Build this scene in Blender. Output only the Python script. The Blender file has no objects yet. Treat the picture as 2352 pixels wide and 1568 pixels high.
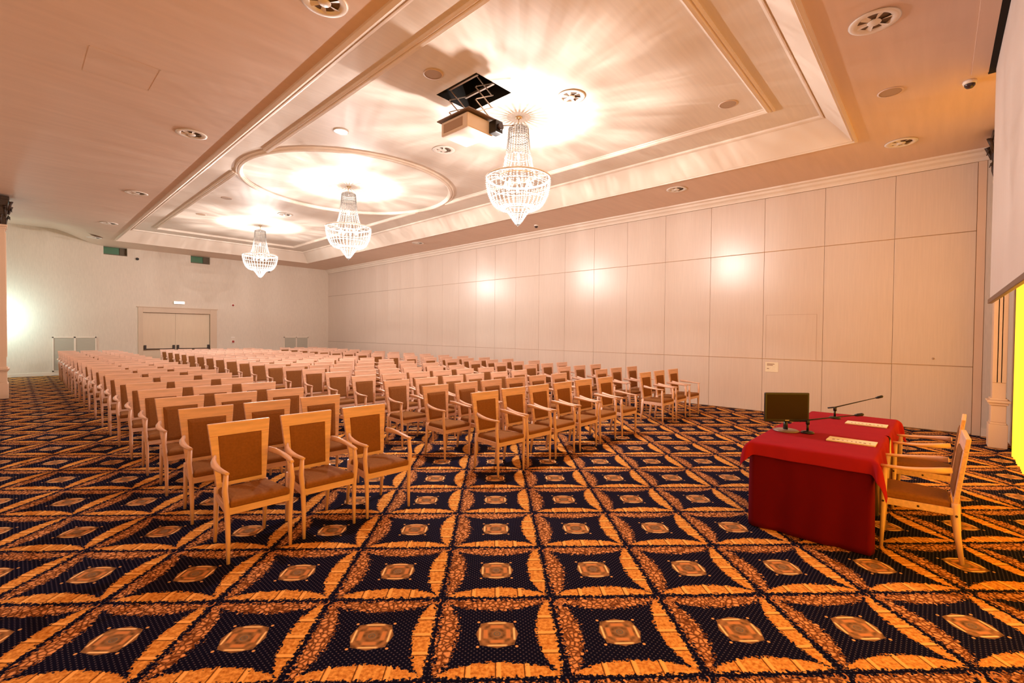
import bpy, bmesh, math, random
from mathutils import Vector, Matrix
random.seed(7)
PI = math.pi
S = bpy.context.scene
COL = S.collection

# ------------------------------------------------------------------ camera, world, exposure
CAM_H = 1.6
yaw, pitch, roll = math.radians(47.2993), math.radians(-1.024), math.radians(0.534)
f = Vector((math.sin(yaw)*math.cos(pitch), math.cos(yaw)*math.cos(pitch), math.sin(pitch)))
r = Vector((math.cos(yaw), -math.sin(yaw), 0)); u = r.cross(f)
r2 = r*math.cos(roll) + u*math.sin(roll); u2 = -r*math.sin(roll) + u*math.cos(roll)
cd = bpy.data.cameras.new('camera'); cam = bpy.data.objects.new('camera', cd); COL.objects.link(cam)
cd.sensor_width = 36; cd.lens = 1059.9/2352*36; cd.clip_start = .02; cd.clip_end = 100
cam.matrix_world = Matrix(((r2.x, u2.x, -f.x, 0), (r2.y, u2.y, -f.y, 0), (r2.z, u2.z, -f.z, CAM_H), (0, 0, 0, 1)))
S.camera = cam
w = bpy.data.worlds.new('world'); S.world = w; w.use_nodes = True
w.node_tree.nodes['Background'].inputs[0].default_value = (.9, .8, .7, 1)
w.node_tree.nodes['Background'].inputs[1].default_value = .3
S.view_settings.view_transform = 'Standard'; S.view_settings.look = 'None'
S.view_settings.gamma = 1; S.view_settings.use_curve_mapping = False
S.view_settings.exposure = 0.10
S.cycles.max_bounces = 8; S.cycles.diffuse_bounces = 5; S.cycles.transparent_max_bounces = 24
S.cycles.use_adaptive_sampling = True; S.cycles.adaptive_threshold = .02
S.cycles.glossy_bounces = 3; S.cycles.transmission_bounces = 6
S.cycles.caustics_reflective = False; S.cycles.caustics_refractive = False
S.cycles.sample_clamp_indirect = 6
CHANDELIER_POWER = 385      # watts per chandelier bulb group
WARM = (1.0, .915, .875)
CURTAIN_GLOW = 1.4

# ------------------------------------------------------------------ node helpers
class X:
    """a value in a node tree that can be used in arithmetic"""
    def __init__(s, t, k): s.t, s.k = t, k
    def _m(s, op, *a, clamp=False):
        n = s.t.nodes.new('ShaderNodeMath'); n.operation = op; n.use_clamp = clamp
        for i, v in enumerate((s,)+a):
            if isinstance(v, X): s.t.links.new(v.k, n.inputs[i])
            else: n.inputs[i].default_value = v
        return X(s.t, n.outputs[0])
    def __add__(s, o): return s._m('ADD', o)
    __radd__ = __add__
    def __sub__(s, o): return s._m('SUBTRACT', o)
    def __rsub__(s, o): return (s*-1)+o
    def __mul__(s, o): return s._m('MULTIPLY', o)
    __rmul__ = __mul__
    def __truediv__(s, o): return s._m('DIVIDE', o)
    def abs(s): return s._m('ABSOLUTE')
    def cos(s): return s._m('COSINE')
    def sqrt(s): return s._m('SQRT')
    def floor(s): return s._m('FLOOR')
    def max(s, o): return s._m('MAXIMUM', o)
    def min(s, o): return s._m('MINIMUM', o)
    def lt(s, o): return s._m('LESS_THAN', o)
    def gt(s, o): return s._m('GREATER_THAN', o)
    def clamp(s): return s._m('ADD', 0.0, clamp=True)
    def below(s, e, wd):      # 1 when s<e, soft edge wd
        return ((s*-1 + e)/wd + .5).clamp()

def mix(t, fac, a, b):
    n = t.nodes.new('ShaderNodeMix'); n.data_type = 'RGBA'
    for i, v in ((0, fac), (6, a), (7, b)):
        if isinstance(v, X): t.links.new(v.k, n.inputs[i])
        elif hasattr(v, 'is_output'): t.links.new(v, n.inputs[i])
        else: n.inputs[i].default_value = v if i == 0 else (*v, 1)
    return n.outputs[2]

def newmat(name):
    m = bpy.data.materials.new(name); m.use_nodes = True
    t = m.node_tree; b = t.nodes['Principled BSDF']
    return m, t, b

def coords(t, scale=(1, 1, 1), kind='Object'):
    tc = t.nodes.new('ShaderNodeTexCoord'); mp = t.nodes.new('ShaderNodeMapping')
    mp.inputs['Scale'].default_value = scale
    t.links.new(tc.outputs[kind], mp.inputs[0]); return mp.outputs[0]

def noise(t, vec, scale=5, detail=3, rough=.5):
    n = t.nodes.new('ShaderNodeTexNoise'); n.inputs['Scale'].default_value = scale
    n.inputs['Detail'].default_value = detail; n.inputs['Roughness'].default_value = rough
    t.links.new(vec, n.inputs['Vector']); return X(t, n.outputs[0])

def mat(name, col, rough=.5, metal=0, var=0, vscale=(1, 1, 1), vs=6, bump=0, spec=.5, sheen=0, emit=None, es=0, trans=0, alpha=1):
    m, t, b = newmat(name)
    b.inputs['Base Color'].default_value = (*col, 1)
    b.inputs['Roughness'].default_value = rough; b.inputs['Metallic'].default_value = metal
    b.inputs['Specular IOR Level'].default_value = spec
    if sheen: b.inputs['Sheen Weight'].default_value = sheen
    if var or bump:
        v = noise(t, coords(t, vscale), vs, 4)
        if var:
            lo = tuple(c*(1-var) for c in col); hi = tuple(min(1, c*(1+var)) for c in col)
            t.links.new(mix(t, ((v-.5)*2.2+.5).clamp(), lo, hi), b.inputs['Base Color'])
        if bump:
            bn = t.nodes.new('ShaderNodeBump'); bn.inputs['Strength'].default_value = bump; bn.inputs['Distance'].default_value = .01
            t.links.new(v.k, bn.inputs['Height']); t.links.new(bn.outputs[0], b.inputs['Normal'])
    if emit:
        b.inputs['Emission Color'].default_value = (*emit, 1); b.inputs['Emission Strength'].default_value = es
    if trans: b.inputs['Transmission Weight'].default_value = trans
    return m

PAINT = (.80, .66, .54)
M = {}
M['ceiling'] = mat('ceiling_paint', (.76, .66, .56), .6, var=.05, vscale=(.6, 9, 1), vs=2.2)
M['soffit'] = mat('soffit_paint', (.76, .57, .45), .6, var=.04, vscale=(.5, 5, 1), vs=2)
M['trim'] = mat('moulding_paint', (.80, .68, .57), .45)
M['back_wall'] = mat('woven_wallpaper', (.70, .60, .50), .7, var=.05, vscale=(22, 22, 3), vs=2.4)
M['panel'] = mat('pale_veneer', (.69, .56, .47), .29, var=.035, vscale=(1, 26, 1.1), vs=2.0, spec=.6)
M['seam'] = mat('groove_shadow_gap', (.50, .34, .25), .4)
M['bead'] = mat('satin_bead', (.62, .44, .33), .10, spec=1.0)
M['wood'] = mat('beech_wood', (.78, .49, .36), .38, var=.14, vscale=(18, 3, 2.0), vs=2.5, spec=.45)
M['wood_top'] = mat('beech_wood_rail', (.78, .49, .36), .38, var=.14, vscale=(2.0, 18, 18), vs=2.5, spec=.45)
M['fabric'] = mat('brown_upholstery', (.26, .105, .032), .85, var=.10, vscale=(1, 1, 1), vs=60, bump=.15, spec=.15)
M['bolt'] = mat('dark_plug', (.03, .012, .008), .5)
M['white'] = mat('white_plastic', (.82, .74, .66), .4)
M['grille'] = mat('grey_grille', (.50, .46, .38), .6, var=.08, vscale=(1, 1, 60), vs=3)
M['speaker'] = mat('speaker_mesh', (.46, .32, .22), .7)
M['dark'] = mat('black_plastic', (.012, .010, .010), .35)
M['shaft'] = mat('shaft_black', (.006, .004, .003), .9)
M['metal'] = mat('brushed_metal', (.62, .50, .42), .35, metal=.8)
M['brass'] = mat('gilt_metal', (.85, .62, .35), .3, metal=.9)
M['crown'] = mat('crown_glass_plate', (.85, .78, .70), .3)
M['bronze'] = mat('dark_bronze_capital', (.045, .022, .012), .5, var=.5, vs=30)
M['pilaster'] = mat('pilaster_paint', (.78, .56, .40), .55)
M['door'] = mat('door_laminate', (.72, .56, .40), .5, var=.03, vscale=(8, 8, 1), vs=2)
M['door_edge'] = mat('door_frame_wood', (.62, .46, .33), .5)
M['gap'] = mat('dark_gap', (.16, .10, .06), .7)
M['green'] = mat('green_glass', (.08, .22, .12), .15, spec=.8)
M['greend'] = mat('booth_interior', (.14, .10, .06), .7)
M['red'] = mat('red_plastic', (.35, .03, .02), .4)
M['paper'] = mat('cream_card', (.85, .74, .55), .7, var=.05, vs=40)
M['ink'] = mat('brown_print', (.30, .16, .09), .8)
M['projector'] = mat('projector_shell', (.80, .68, .58), .45)
M['bar'] = mat('screen_bar', (.10, .045, .035), .4)
M['lens'] = mat('lens_glass', (.05, .03, .03), .1)

# red cloth with gentle weave
def cloth_mat(name, col):
    m, t, b = newmat(name)
    v = noise(t, coords(t, (1, 1, .35)), 9, 4)
    t.links.new(mix(t, v, tuple(c*.88 for c in col), tuple(c*1.1 for c in col)), b.inputs['Base Color'])
    b.inputs['Roughness'].default_value = .95; b.inputs['Sheen Weight'].default_value = .0
    b.inputs['Specular IOR Level'].default_value = .08
    wv = noise(t, coords(t), 260, 2)
    bn = t.nodes.new('ShaderNodeBump'); bn.inputs['Strength'].default_value = .12; bn.inputs['Distance'].default_value = .002
    t.links.new(wv.k, bn.inputs['Height']); t.links.new(bn.outputs[0], b.inputs['Normal'])
    return m
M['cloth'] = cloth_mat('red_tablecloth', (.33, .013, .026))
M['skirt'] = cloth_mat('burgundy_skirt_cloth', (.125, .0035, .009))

# projection fabric: thin white sheet
m, t, b = newmat('screen_fabric')
v = noise(t, coords(t, (14, 1, .4)), 3, 3)
t.links.new(mix(t, v, (.64, .54, .48), (.70, .59, .53)), b.inputs['Base Color']); b.inputs['Roughness'].default_value = .8
M['screen'] = m

# crystal: clear faceted glass, light passes straight through most of it
m, t, b = newmat('cut_crystal')
tr = t.nodes.new('ShaderNodeBsdfTransparent'); gl = t.nodes.new('ShaderNodeBsdfGlossy'); tl = t.nodes.new('ShaderNodeBsdfTranslucent')
df = t.nodes.new('ShaderNodeBsdfDiffuse'); df.inputs[0].default_value = (.16, .15, .14, 1)
gl.inputs['Roughness'].default_value = .12; gl.inputs[0].default_value = (1, .97, .94, 1); tl.inputs[0].default_value = (.16, .15, .14, 1)
a1 = t.nodes.new('ShaderNodeMixShader'); a1.inputs[0].default_value = .5; t.links.new(tl.outputs[0], a1.inputs[1]); t.links.new(df.outputs[0], a1.inputs[2])
a2 = t.nodes.new('ShaderNodeMixShader'); a2.inputs[0].default_value = .22; t.links.new(a1.outputs[0], a2.inputs[1]); t.links.new(gl.outputs[0], a2.inputs[2])
a3 = t.nodes.new('ShaderNodeMixShader'); a3.inputs[0].default_value = .50; t.links.new(tr.outputs[0], a3.inputs[1]); t.links.new(a2.outputs[0], a3.inputs[2])
t.nodes.remove(b)
t.links.new(a3.outputs[0], t.nodes['Material Output'].inputs[0]); M['crystal'] = m

def glow(name, col, s):
    m, t, b = newmat(name); b.inputs['Base Color'].default_value = (*col, 1)
    b.inputs['Emission Color'].default_value = (*col, 1); b.inputs['Emission Strength'].default_value = s
    return m
M['bulb'] = glow('lamp_bulb', (1, .85, .65), 14)
M['lamp_disc'] = glow('lamp_diffuser', (1, .93, .85), 2.5)
M['daylamp'] = glow('cool_lamp', (.85, 1, 1), 6)
# yellow drape; the sunlight behind it is put in as its own emission
m, t, b = newmat('yellow_emissive_drape')
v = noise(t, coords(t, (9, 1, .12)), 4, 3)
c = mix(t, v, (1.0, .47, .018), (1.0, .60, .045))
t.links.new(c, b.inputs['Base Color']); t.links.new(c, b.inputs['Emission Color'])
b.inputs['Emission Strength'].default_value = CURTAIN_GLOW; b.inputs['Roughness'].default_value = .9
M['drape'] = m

# carpet: diagonal squares with leaf garlands, medallions and a dotted navy field
def carpet():
    m, t, b = newmat('garland_carpet')
    tc = t.nodes.new('ShaderNodeTexCoord'); sp = t.nodes.new('ShaderNodeSeparateXYZ'); t.links.new(tc.outputs['Object'], sp.inputs[0])
    x, y = X(t, sp.outputs[0]), X(t, sp.outputs[1])
    k = 1/.6594; c = math.cos(math.radians(45)); dx, dy = x-1.741, y-1.695
    U = (dx*c - dy*c)*k + .5; V = (dx*c + dy*c)*k + .5
    uu = U - U.floor() - .5; vv = V - V.floor() - .5
    cb = t.nodes.new('ShaderNodeCombineXYZ'); t.links.new(U.k, cb.inputs[0]); t.links.new(V.k, cb.inputs[1])
    n1 = noise(t, cb.outputs[0], 34, 2) - .5
    n2 = noise(t, cb.outputs[0], 9, 2) - .5
    vo = t.nodes.new('ShaderNodeTexVoronoi'); vo.feature = 'DISTANCE_TO_EDGE'; vo.inputs['Scale'].default_value = 23
    t.links.new(cb.outputs[0], vo.inputs['Vector']); vd = X(t, vo.outputs[0])
    vf = t.nodes.new('ShaderNodeTexVoronoi'); vf.inputs['Scale'].default_value = 26
    t.links.new(cb.outputs[0], vf.inputs['Vector']); vf1 = X(t, vf.outputs['Distance'])
    def garland(tt, d, jag, peak, shift):
        q = (tt-shift)/.47
        lens = (1 - q*q).max(0)._m('POWER', .72)
        dd = d + n1*jag + n2*.03
        inside = dd.below(lens*peak + .028, .010) * (dd*-1).below(-.026 - (1-lens)*.018, .010) * q.abs().lt(1)
        return inside
    sm = garland(uu, vv+.5, .115, .148, .01).max(garland(vv, .5-uu, .115, .148, .01))
    lf = garland(vv, uu+.5, .20, .155, -.01).max(garland(uu, .5-vv, .20, .155, -.01))
    # ribbons tied round the smooth garlands
    def rib(tt):
        o = None
        for p in (-.21, .01, .22):
            a = (tt-p).abs().below(.015, .006); o = a if o is None else o.max(a)
        e = None
        for p in (-.235, -.015, .195):
            a = (tt-p).abs().below(.004, .004); e = a if e is None else e.max(a)
        return o, e
    isb = (vv+.5).lt(.5-uu)            # nearer the lower edge than the right edge
    tt = uu*isb + vv*(1-isb)
    rl, rd = rib(tt)
    navy = (.0042, .0038, .0165); 
    dots = ((uu*(2*PI/.044)).cos()*(vv*(2*PI/.044)).cos()).gt(.62)
    col = mix(t, dots, navy, (.070, .055, .080))
    # medallion
    au, av = uu.abs(), vv.abs()
    r = (uu*uu+vv*vv).sqrt()
    mx = au.max(av); mn = au.min(av)
    med = (mx + mn*.30 + n1*.015).below(.172, .006).max(r.below(.152, .006))
    ring = ((r*110).cos()*.5+.5)
    base = mix(t, ring*.85, (.30, .13, .05), (.045, .028, .016))
    lobes = ((mx-.092).abs().below(.018, .012))*mn.below(.055, .02)
    base = mix(t, lobes*.85, base, (.72, .26, .08))
    base = mix(t, ((vf1*1.3)).clamp()*.45, base, (.50, .24, .10))
    bars = ((mx-.138).abs().below(.008, .006))*mn.below(.075, .02)
    base = mix(t, bars, base, (.98, .62, .30))
    core = r.below(.045, .01)*(.5+.5*(r*260).cos())
    base = mix(t, core, base, (.16, .13, .10))
    col = mix(t, med, col, base)
    spots = (((au-.152)*(au-.152)+(av-.152)*(av-.152)).sqrt()).below(.012, .006)
    col = mix(t, spots, col, (.75, .38, .16))
    # garlands
    smc = mix(t, (n1*2.4+.5).clamp(), (.46, .14, .022), (.88, .42, .10))
    smc = mix(t, rl, smc, (.92, .46, .13)); smc = mix(t, rd, smc, (.10, .03, .01))
    col = mix(t, sm, col, smc)
    lfc = mix(t, (vd*5.0-.22).clamp(), (.085, .024, .010), (.82, .37, .15))
    lfc = mix(t, (n1*3+.5).clamp()*.35, lfc, (.45, .15, .04))
    col = mix(t, lf, col, lfc)
    # curls at the crossings
    def circ(cx, cy, rr):
        return ((((uu-cx)*(uu-cx)+(vv-cy)*(vv-cy)).sqrt()-rr).abs()).below(.0065, .004)
    cur = circ(-.405, .452, .030).max(circ(-.452, .405, .030)).max(circ(.455, .475, .04))
    col = mix(t, cur, col, (.46, .17, .06))
    pile = noise(t, coords(t), 420, 2)
    col = mix(t, pile, col, (0, 0, 0)) if False else col
    t.links.new(col, b.inputs['Base Color'])
    b.inputs['Roughness'].default_value = 1.0; b.inputs['Specular IOR Level'].default_value = .03
    bn = t.nodes.new('ShaderNodeBump'); bn.inputs['Strength'].default_value = .25; bn.inputs['Distance'].default_value = .004
    t.links.new(pile.k, bn.inputs['Height']); t.links.new(bn.outputs[0], b.inputs['Normal'])
    return m
M['carpet'] = carpet()

# ------------------------------------------------------------------ mesh helpers
class B:
    def __init__(s): s.b = bmesh.new()
    def quad(s, *p):
        s.b.faces.new([s.b.verts.new(q) for q in p]); return s
    def hexa(s, lo, hi):          # two loops of equal length, capped
        a = [s.b.verts.new(p) for p in lo]; c = [s.b.verts.new(p) for p in hi]; n = len(a)
        s.b.faces.new(a[::-1]); s.b.faces.new(c)
        for i in range(n): s.b.faces.new((a[i], a[(i+1) % n], c[(i+1) % n], c[i]))
        return s
    def box(s, x0, x1, y0, y1, z0, z1, bev=0):
        if not bev:
            return s.hexa([(x0, y0, z0), (x1, y0, z0), (x1, y1, z0), (x0, y1, z0)], [(x0, y0, z1), (x1, y0, z1), (x1, y1, z1), (x0, y1, z1)])
        t = bmesh.new(); v = bmesh.ops.create_cube(t, size=1)['verts']
        for q in v: q.co = Vector(((x0+x1)/2+q.co.x*(x1-x0), (y0+y1)/2+q.co.y*(y1-y0), (z0+z1)/2+q.co.z*(z1-z0)))
        bmesh.ops.bevel(t, geom=t.edges[:], offset=bev, segments=2, affect='EDGES', profile=.6)
        s.merge(t); return s
    def merge(s, t):
        mp = {v: s.b.verts.new(v.co) for v in t.verts}
        for fc in t.faces: 
            n = s.b.faces.new([mp[v] for v in fc.verts]); n.smooth = fc.smooth
        t.free()
    def tube(s, pts, rad, n=8, cap=True, sx=1, up=None):
        pts = [Vector(p) for p in pts]; rad = rad if isinstance(rad, (list, tuple)) else [rad]*len(pts)
        rings = []; 
        for i, p in enumerate(pts):
            d = (pts[min(i+1, len(pts)-1)] - pts[max(i-1, 0)]).normalized()
            ref = Vector(up) if up else (Vector((0, 0, 1)) if abs(d.z) < .9 else Vector((1, 0, 0)))
            a = d.cross(ref).normalized(); c = a.cross(d)
            rr = rad[i]; ra, rb = rr if isinstance(rr, (list, tuple)) else (rr*sx, rr)
            rings.append([s.b.verts.new(p + a*ra*math.cos(k*2*PI/n+PI/n) + c*rb*math.sin(k*2*PI/n+PI/n)) for k in range(n)])
        for i in range(len(rings)-1):
            for k in range(n):
                fc = s.b.faces.new((rings[i][k], rings[i][(k+1) % n], rings[i+1][(k+1) % n], rings[i+1][k])); fc.smooth = n > 4
        if cap:
            s.b.faces.new(rings[0][::-1]); s.b.faces.new(rings[-1])
        return s
    def lathe(s, prof, n=24, c=(0, 0, 0), smooth=True):
        c = Vector(c); rings = []
        for rr, z in prof:
            if rr < 1e-6: rings.append([s.b.verts.new(c+Vector((0, 0, z)))]); continue
            rings.append([s.b.verts.new(c+Vector((rr*math.cos(k*2*PI/n), rr*math.sin(k*2*PI/n), z))) for k in range(n)])
        for a, d in zip(rings, rings[1:]):
            for k in range(n):
                if len(a) == 1 and len(d) == 1: continue
                if len(a) == 1: fc = s.b.faces.new((a[0], d[k], d[(k+1) % n]))
                elif len(d) == 1: fc = s.b.faces.new((a[k], a[(k+1) % n], d[0]))
                else: fc = s.b.faces.new((a[k], a[(k+1) % n], d[(k+1) % n], d[k]))
                fc.smooth = smooth
        return s
    def bead(s, p, w, h):          # faceted crystal drop
        p = Vector(p); t = s.b.verts.new(p+Vector((0, 0, h))); bt = s.b.verts.new(p-Vector((0, 0, h)))
        rr = [s.b.verts.new(p+Vector((w*math.cos(k*PI/2), w*math.sin(k*PI/2), 0))) for k in range(4)]
        for k in range(4):
            s.b.faces.new((rr[k], rr[(k+1) % 4], t)); s.b.faces.new((rr[(k+1) % 4], rr[k], bt))
        return s
    def sphere(s, c, rad, seg=12):
        return s.lathe([(rad*math.sin(PI*i/8) if 0 < i < 8 else 0, -rad*math.cos(PI*i/8)) for i in range(9)], seg, c)
    def obj(s, name, m, parent=None, bev=0, loc=None, smooth=False):
        bmesh.ops.recalc_face_normals(s.b, faces=s.b.faces[:])
        if smooth:
            for fc in s.b.faces: fc.smooth = True
        me = bpy.data.meshes.new(name); s.b.to_mesh(me); s.b.free()
        for q in (m if isinstance(m, (list, tuple)) else [m]): me.materials.append(q)
        o = bpy.data.objects.new(name, me); COL.objects.link(o)
        if parent: o.parent = parent
        if loc: o.location = loc
        if bev:
            md = o.modifiers.new('bevel', 'BEVEL'); md.width = bev; md.segments = 2; md.limit_method = 'ANGLE'; md.angle_limit = .6
        return o

def tag(o, label, cat, group=None, kind=None):
    o['label'] = label; o['category'] = cat
    if group: o['group'] = group
    if kind: o['kind'] = kind
    return o
def struct(o): o['kind'] = 'structure'; return o
def thing(name, label, cat, loc=(0, 0, 0), rz=0, group=None):
    o = bpy.data.objects.new(name, None); COL.objects.link(o); o.location = loc; o.rotation_euler = (0, 0, rz)
    o.empty_display_size = .1
    return tag(o, label, cat, group)
def copy_tree(o, loc, rz=0, label=None, group=None):
    def rec(a, par):
        c = a.copy(); COL.objects.link(c)
        if par: c.parent = par
        for ch in list(a.children): rec(ch, c)
        return c
    c = rec(o, None); c.location = loc; c.rotation_euler = (0, 0, rz)
    if label: c['label'] = label
    if group: c['group'] = group
    return c

# ------------------------------------------------------------------ room shell
XW, YW, YF, XL, ZS, ZT = 10.68, 22.3, -.82, -1.25, 4.63, 5.0
struct(B().box(XL-.2, XW+.2, YF-.3, YW+.2, -.2, 0).obj('floor', M['carpet']))
struct(B().box(XL-.2, XL, YF-.3, YW+.2, 0, 5.3).obj('wall_left', M['back_wall']))

# back wall with door recess and two booth windows cut out
def wall_with_holes(x0, x1, z0, z1, yf, th, holes):
    b = B(); xs = sorted({x0, x1, *[h[0] for h in holes], *[h[1] for h in holes]}); zs = sorted({z0, z1, *[h[2] for h in holes], *[h[3] for h in holes]})
    for i in range(len(xs)-1):
        for j in range(len(zs)-1):
            cx, cz = (xs[i]+xs[i+1])/2, (zs[j]+zs[j+1])/2
            if any(h[0] < cx < h[1] and h[2] < cz < h[3] for h in holes): continue
            b.quad((xs[i], yf, zs[j]), (xs[i+1], yf, zs[j]), (xs[i+1], yf, zs[j+1]), (xs[i], yf, zs[j+1]))
    for h in holes:
        a, c, d, e = h; y2 = yf+th
        b.quad((a, yf, d), (a, y2, d), (a, y2, e), (a, yf, e)); b.quad((c, yf, d), (c, yf, e), (c, y2, e), (c, y2, d))
        b.quad((a, yf, e), (a, y2, e), (c, y2, e), (c, yf, e)); b.quad((a, yf, d), (c, yf, d), (c, y2, d), (a, y2, d))
    bmesh.ops.remove_doubles(b.b, verts=b.b.verts[:], dist=1e-5)
    return b
BOOTH = [(2.27, 2.94, 4.33, 4.628), (4.93, 5.60, 4.33, 4.628)]
struct(wall_with_holes(XL-.2, XW+.2, 0, 5.3, YW, .5, [(3.39, 5.60, 0, 2.27)]+BOOTH).obj('wall_back', M['back_wall']))
struct(B().box(XL-.2, XW+.2, YW+.5, YW+.6, -.2, 5.3).obj('wall_back_outer', M['gap']))
struct(B().box(XL, 3.22, YW-.02, YW, 0, .11).box(5.86, XW-.06, YW-.02, YW, 0, .11).obj('baseboard_back', M['trim'], bev=.004))

# ceiling: soffit, cove, raised band and field in one mesh
def ceiling():
    b = B()
    ox0, ox1, oy0, oy1 = 2.36, 8.90, .967, 20.5
    def ht(x, y):
        a = max(0, min(1, (2.25-x)/1.35)); a = a*a*(3-2*a)
        c = max(0, min(1, (y-17.5)/4.6)); c = c*c*(3-2*c)
        return ZS + .40*a*c
    # left part, gridded because it lifts towards the back corner
    NX, NY = 28, 30
    xs = [XL + (ox0-XL)*i/NX for i in range(NX+1)]; ys = [YF-.3, oy0] + [oy0 + (oy1-oy0)*j/NY for j in range(1, NY+1)] + [oy1+(YW-oy1)*j/4 for j in range(1, 5)]
    g = [[b.b.verts.new((x, y, ht(x, y))) for y in ys] for x in xs]
    for i in range(len(xs)-1):
        for j in range(len(ys)-1):
            fc = b.b.faces.new((g[i][j], g[i+1][j], g[i+1][j+1], g[i][j+1])); fc.smooth = True
    b.quad((ox0, YF-.3, ZS), (XW+.2, YF-.3, ZS), (XW+.2, oy0, ZS), (ox0, oy0, ZS))
    b.quad((ox0, oy1, ZS), (XW+.2, oy1, ZS), (XW+.2, YW, ZS), (ox0, YW, ZS))
    b.quad((ox1, oy0, ZS), (XW+.2, oy0, ZS), (XW+.2, oy1, ZS), (ox1, oy1, ZS))
    return b
struct(ceiling().obj('ceiling', M['soffit']))
def ring_sweep(b, rect, prof, smooth_from=None):
    x0, x1, y0, y1 = rect; loops = []
    for d, z in prof: loops.append([b.b.verts.new(p) for p in ((x0+d, y0+d, z), (x1-d, y0+d, z), (x1-d, y1-d, z), (x0+d, y1-d, z))])
    for a, c in zip(loops, loops[1:]):
        for k in range(4): b.b.faces.new((a[k], a[(k+1) % 4], c[(k+1) % 4], c[k]))
    return b
R0 = (2.36, 8.90, .967, 20.5)
cove = [(0, ZS), (0, ZS-.028), (.035, ZS-.034), (.045, ZS-.010), (.065, ZS-.016), (.085, ZS+.012)]
for i in range(9):
    a = i/8*PI/2
    cove.append((.085 + .30*(1-math.cos(a))*.55 + .30*.45*math.sin(a), ZS+.012 + .335*math.sin(a)*.55 + .335*.45*(1-math.cos(a))))
cove += [(.385, ZT-.045), (.40, ZT-.045), (.43, ZT-.03), (.435, ZT)]
struct(ring_sweep(B(), R0, cove).obj('trim_1', M['trim'], bev=0))
HX0, HX1, HY0, HY1 = 4.14, 4.815, 4.5, 5.34
bq = B(); tx0, tx1, ty0, ty1 = R0[0]+.43, R0[1]-.43, R0[2]+.43, R0[3]-.43
for (a, c, d, e) in ((tx0, tx1, ty0, HY0), (tx0, tx1, HY1, ty1), (tx0, HX0, HY0, HY1), (HX1, tx1, HY0, HY1)):
    bq.quad((a, d, ZT), (c, d, ZT), (c, e, ZT), (a, e, ZT))
struct(bq.obj('ceiling_tray', M['ceiling']))
# shaft above the projector
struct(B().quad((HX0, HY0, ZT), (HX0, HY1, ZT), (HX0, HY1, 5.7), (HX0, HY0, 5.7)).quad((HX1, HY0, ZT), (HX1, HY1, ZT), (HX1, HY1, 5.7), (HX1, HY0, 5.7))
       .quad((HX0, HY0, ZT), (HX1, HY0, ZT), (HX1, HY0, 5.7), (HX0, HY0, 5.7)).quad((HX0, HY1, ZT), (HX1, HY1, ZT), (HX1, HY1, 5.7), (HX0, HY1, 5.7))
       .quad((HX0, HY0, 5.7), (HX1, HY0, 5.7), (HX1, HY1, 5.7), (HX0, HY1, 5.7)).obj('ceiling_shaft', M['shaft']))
# ribs: rectangle interrupted by the circle
CX, CY, CR = 5.46, 10.2, 2.37
rp = [(0, 0), (0, -.030), (.018, -.042), (.040, -.030), (.050, -.052), (.082, -.060), (.105, -.040), (.112, -.018), (.13, -.012), (.135, 0)]
def path_rib(b, pts, closed=False):
    """sweep rp along a horizontal polyline; profile offset is to the left of travel"""
    n = len(pts); loops = []
    for i, p in enumerate(pts):
        p = Vector(p)
        if closed: a, c = Vector(pts[i-1]), Vector(pts[(i+1) % n])
        else: a, c = Vector(pts[max(i-1, 0)]), Vector(pts[min(i+1, n-1)])
        d1 = (p-a).normalized() if (p-a).length > 1e-6 else (c-p).normalized()
        d2 = (c-p).normalized() if (c-p).length > 1e-6 else d1
        n1, n2 = Vector((-d1.y, d1.x)), Vector((-d2.y, d2.x)); nn = (n1+n2).normalized(); k = 1/max(.3, nn.dot(n1))
        loops.append([b.b.verts.new((p.x+nn.x*k*d, p.y+nn.y*k*d, ZT+z)) for d, z in rp])
    for i in range(n if closed else n-1):
        a, c = loops[i], loops[(i+1) % n]
        for k in range(len(rp)-1):
            fc = b.b.faces.new((a[k], a[k+1], c[k+1], c[k]))
    if not closed:
        b.b.faces.new(loops[0]); b.b.faces.new(loops[-1][::-1])
    return b
FX0, FX1, FY0, FY1 = 3.20, 7.80, 1.86, 19.2
dyc = math.sqrt(CR**2-(CX-FX0-.06)**2); dyd = math.sqrt(CR**2-(FX1-CX-.06)**2)
fr = B()
path_rib(fr, [(FX1, CY-dyd), (FX1, FY0), (FX0, FY0), (FX0, CY-dyc)][::-1])
path_rib(fr, [(FX0, CY+dyc), (FX0, FY1), (FX1, FY1), (FX1, CY+dyd)][::-1])
struct(fr.obj('trim_2', M['trim']))
struct(path_rib(B(), [(CX+CR*math.cos(a*2*PI/72), CY+CR*math.sin(a*2*PI/72)) for a in range(72)], True).obj('trim_3', M['trim']))
# crown moulding on the right wall
cm = B(); prof = [(0, 0), (.15, 0), (.145, -.03), (.10, -.05), (.085, -.09), (.05, -.12), (.035, -.15), (.035, -.175), (0, -.175)]
cm.hexa([(XW-d, YF, ZS+z) for d, z in prof], [(XW-d, YW, ZS+z) for d, z in prof])
struct(cm.obj('trim_4', M['trim']))

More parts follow.
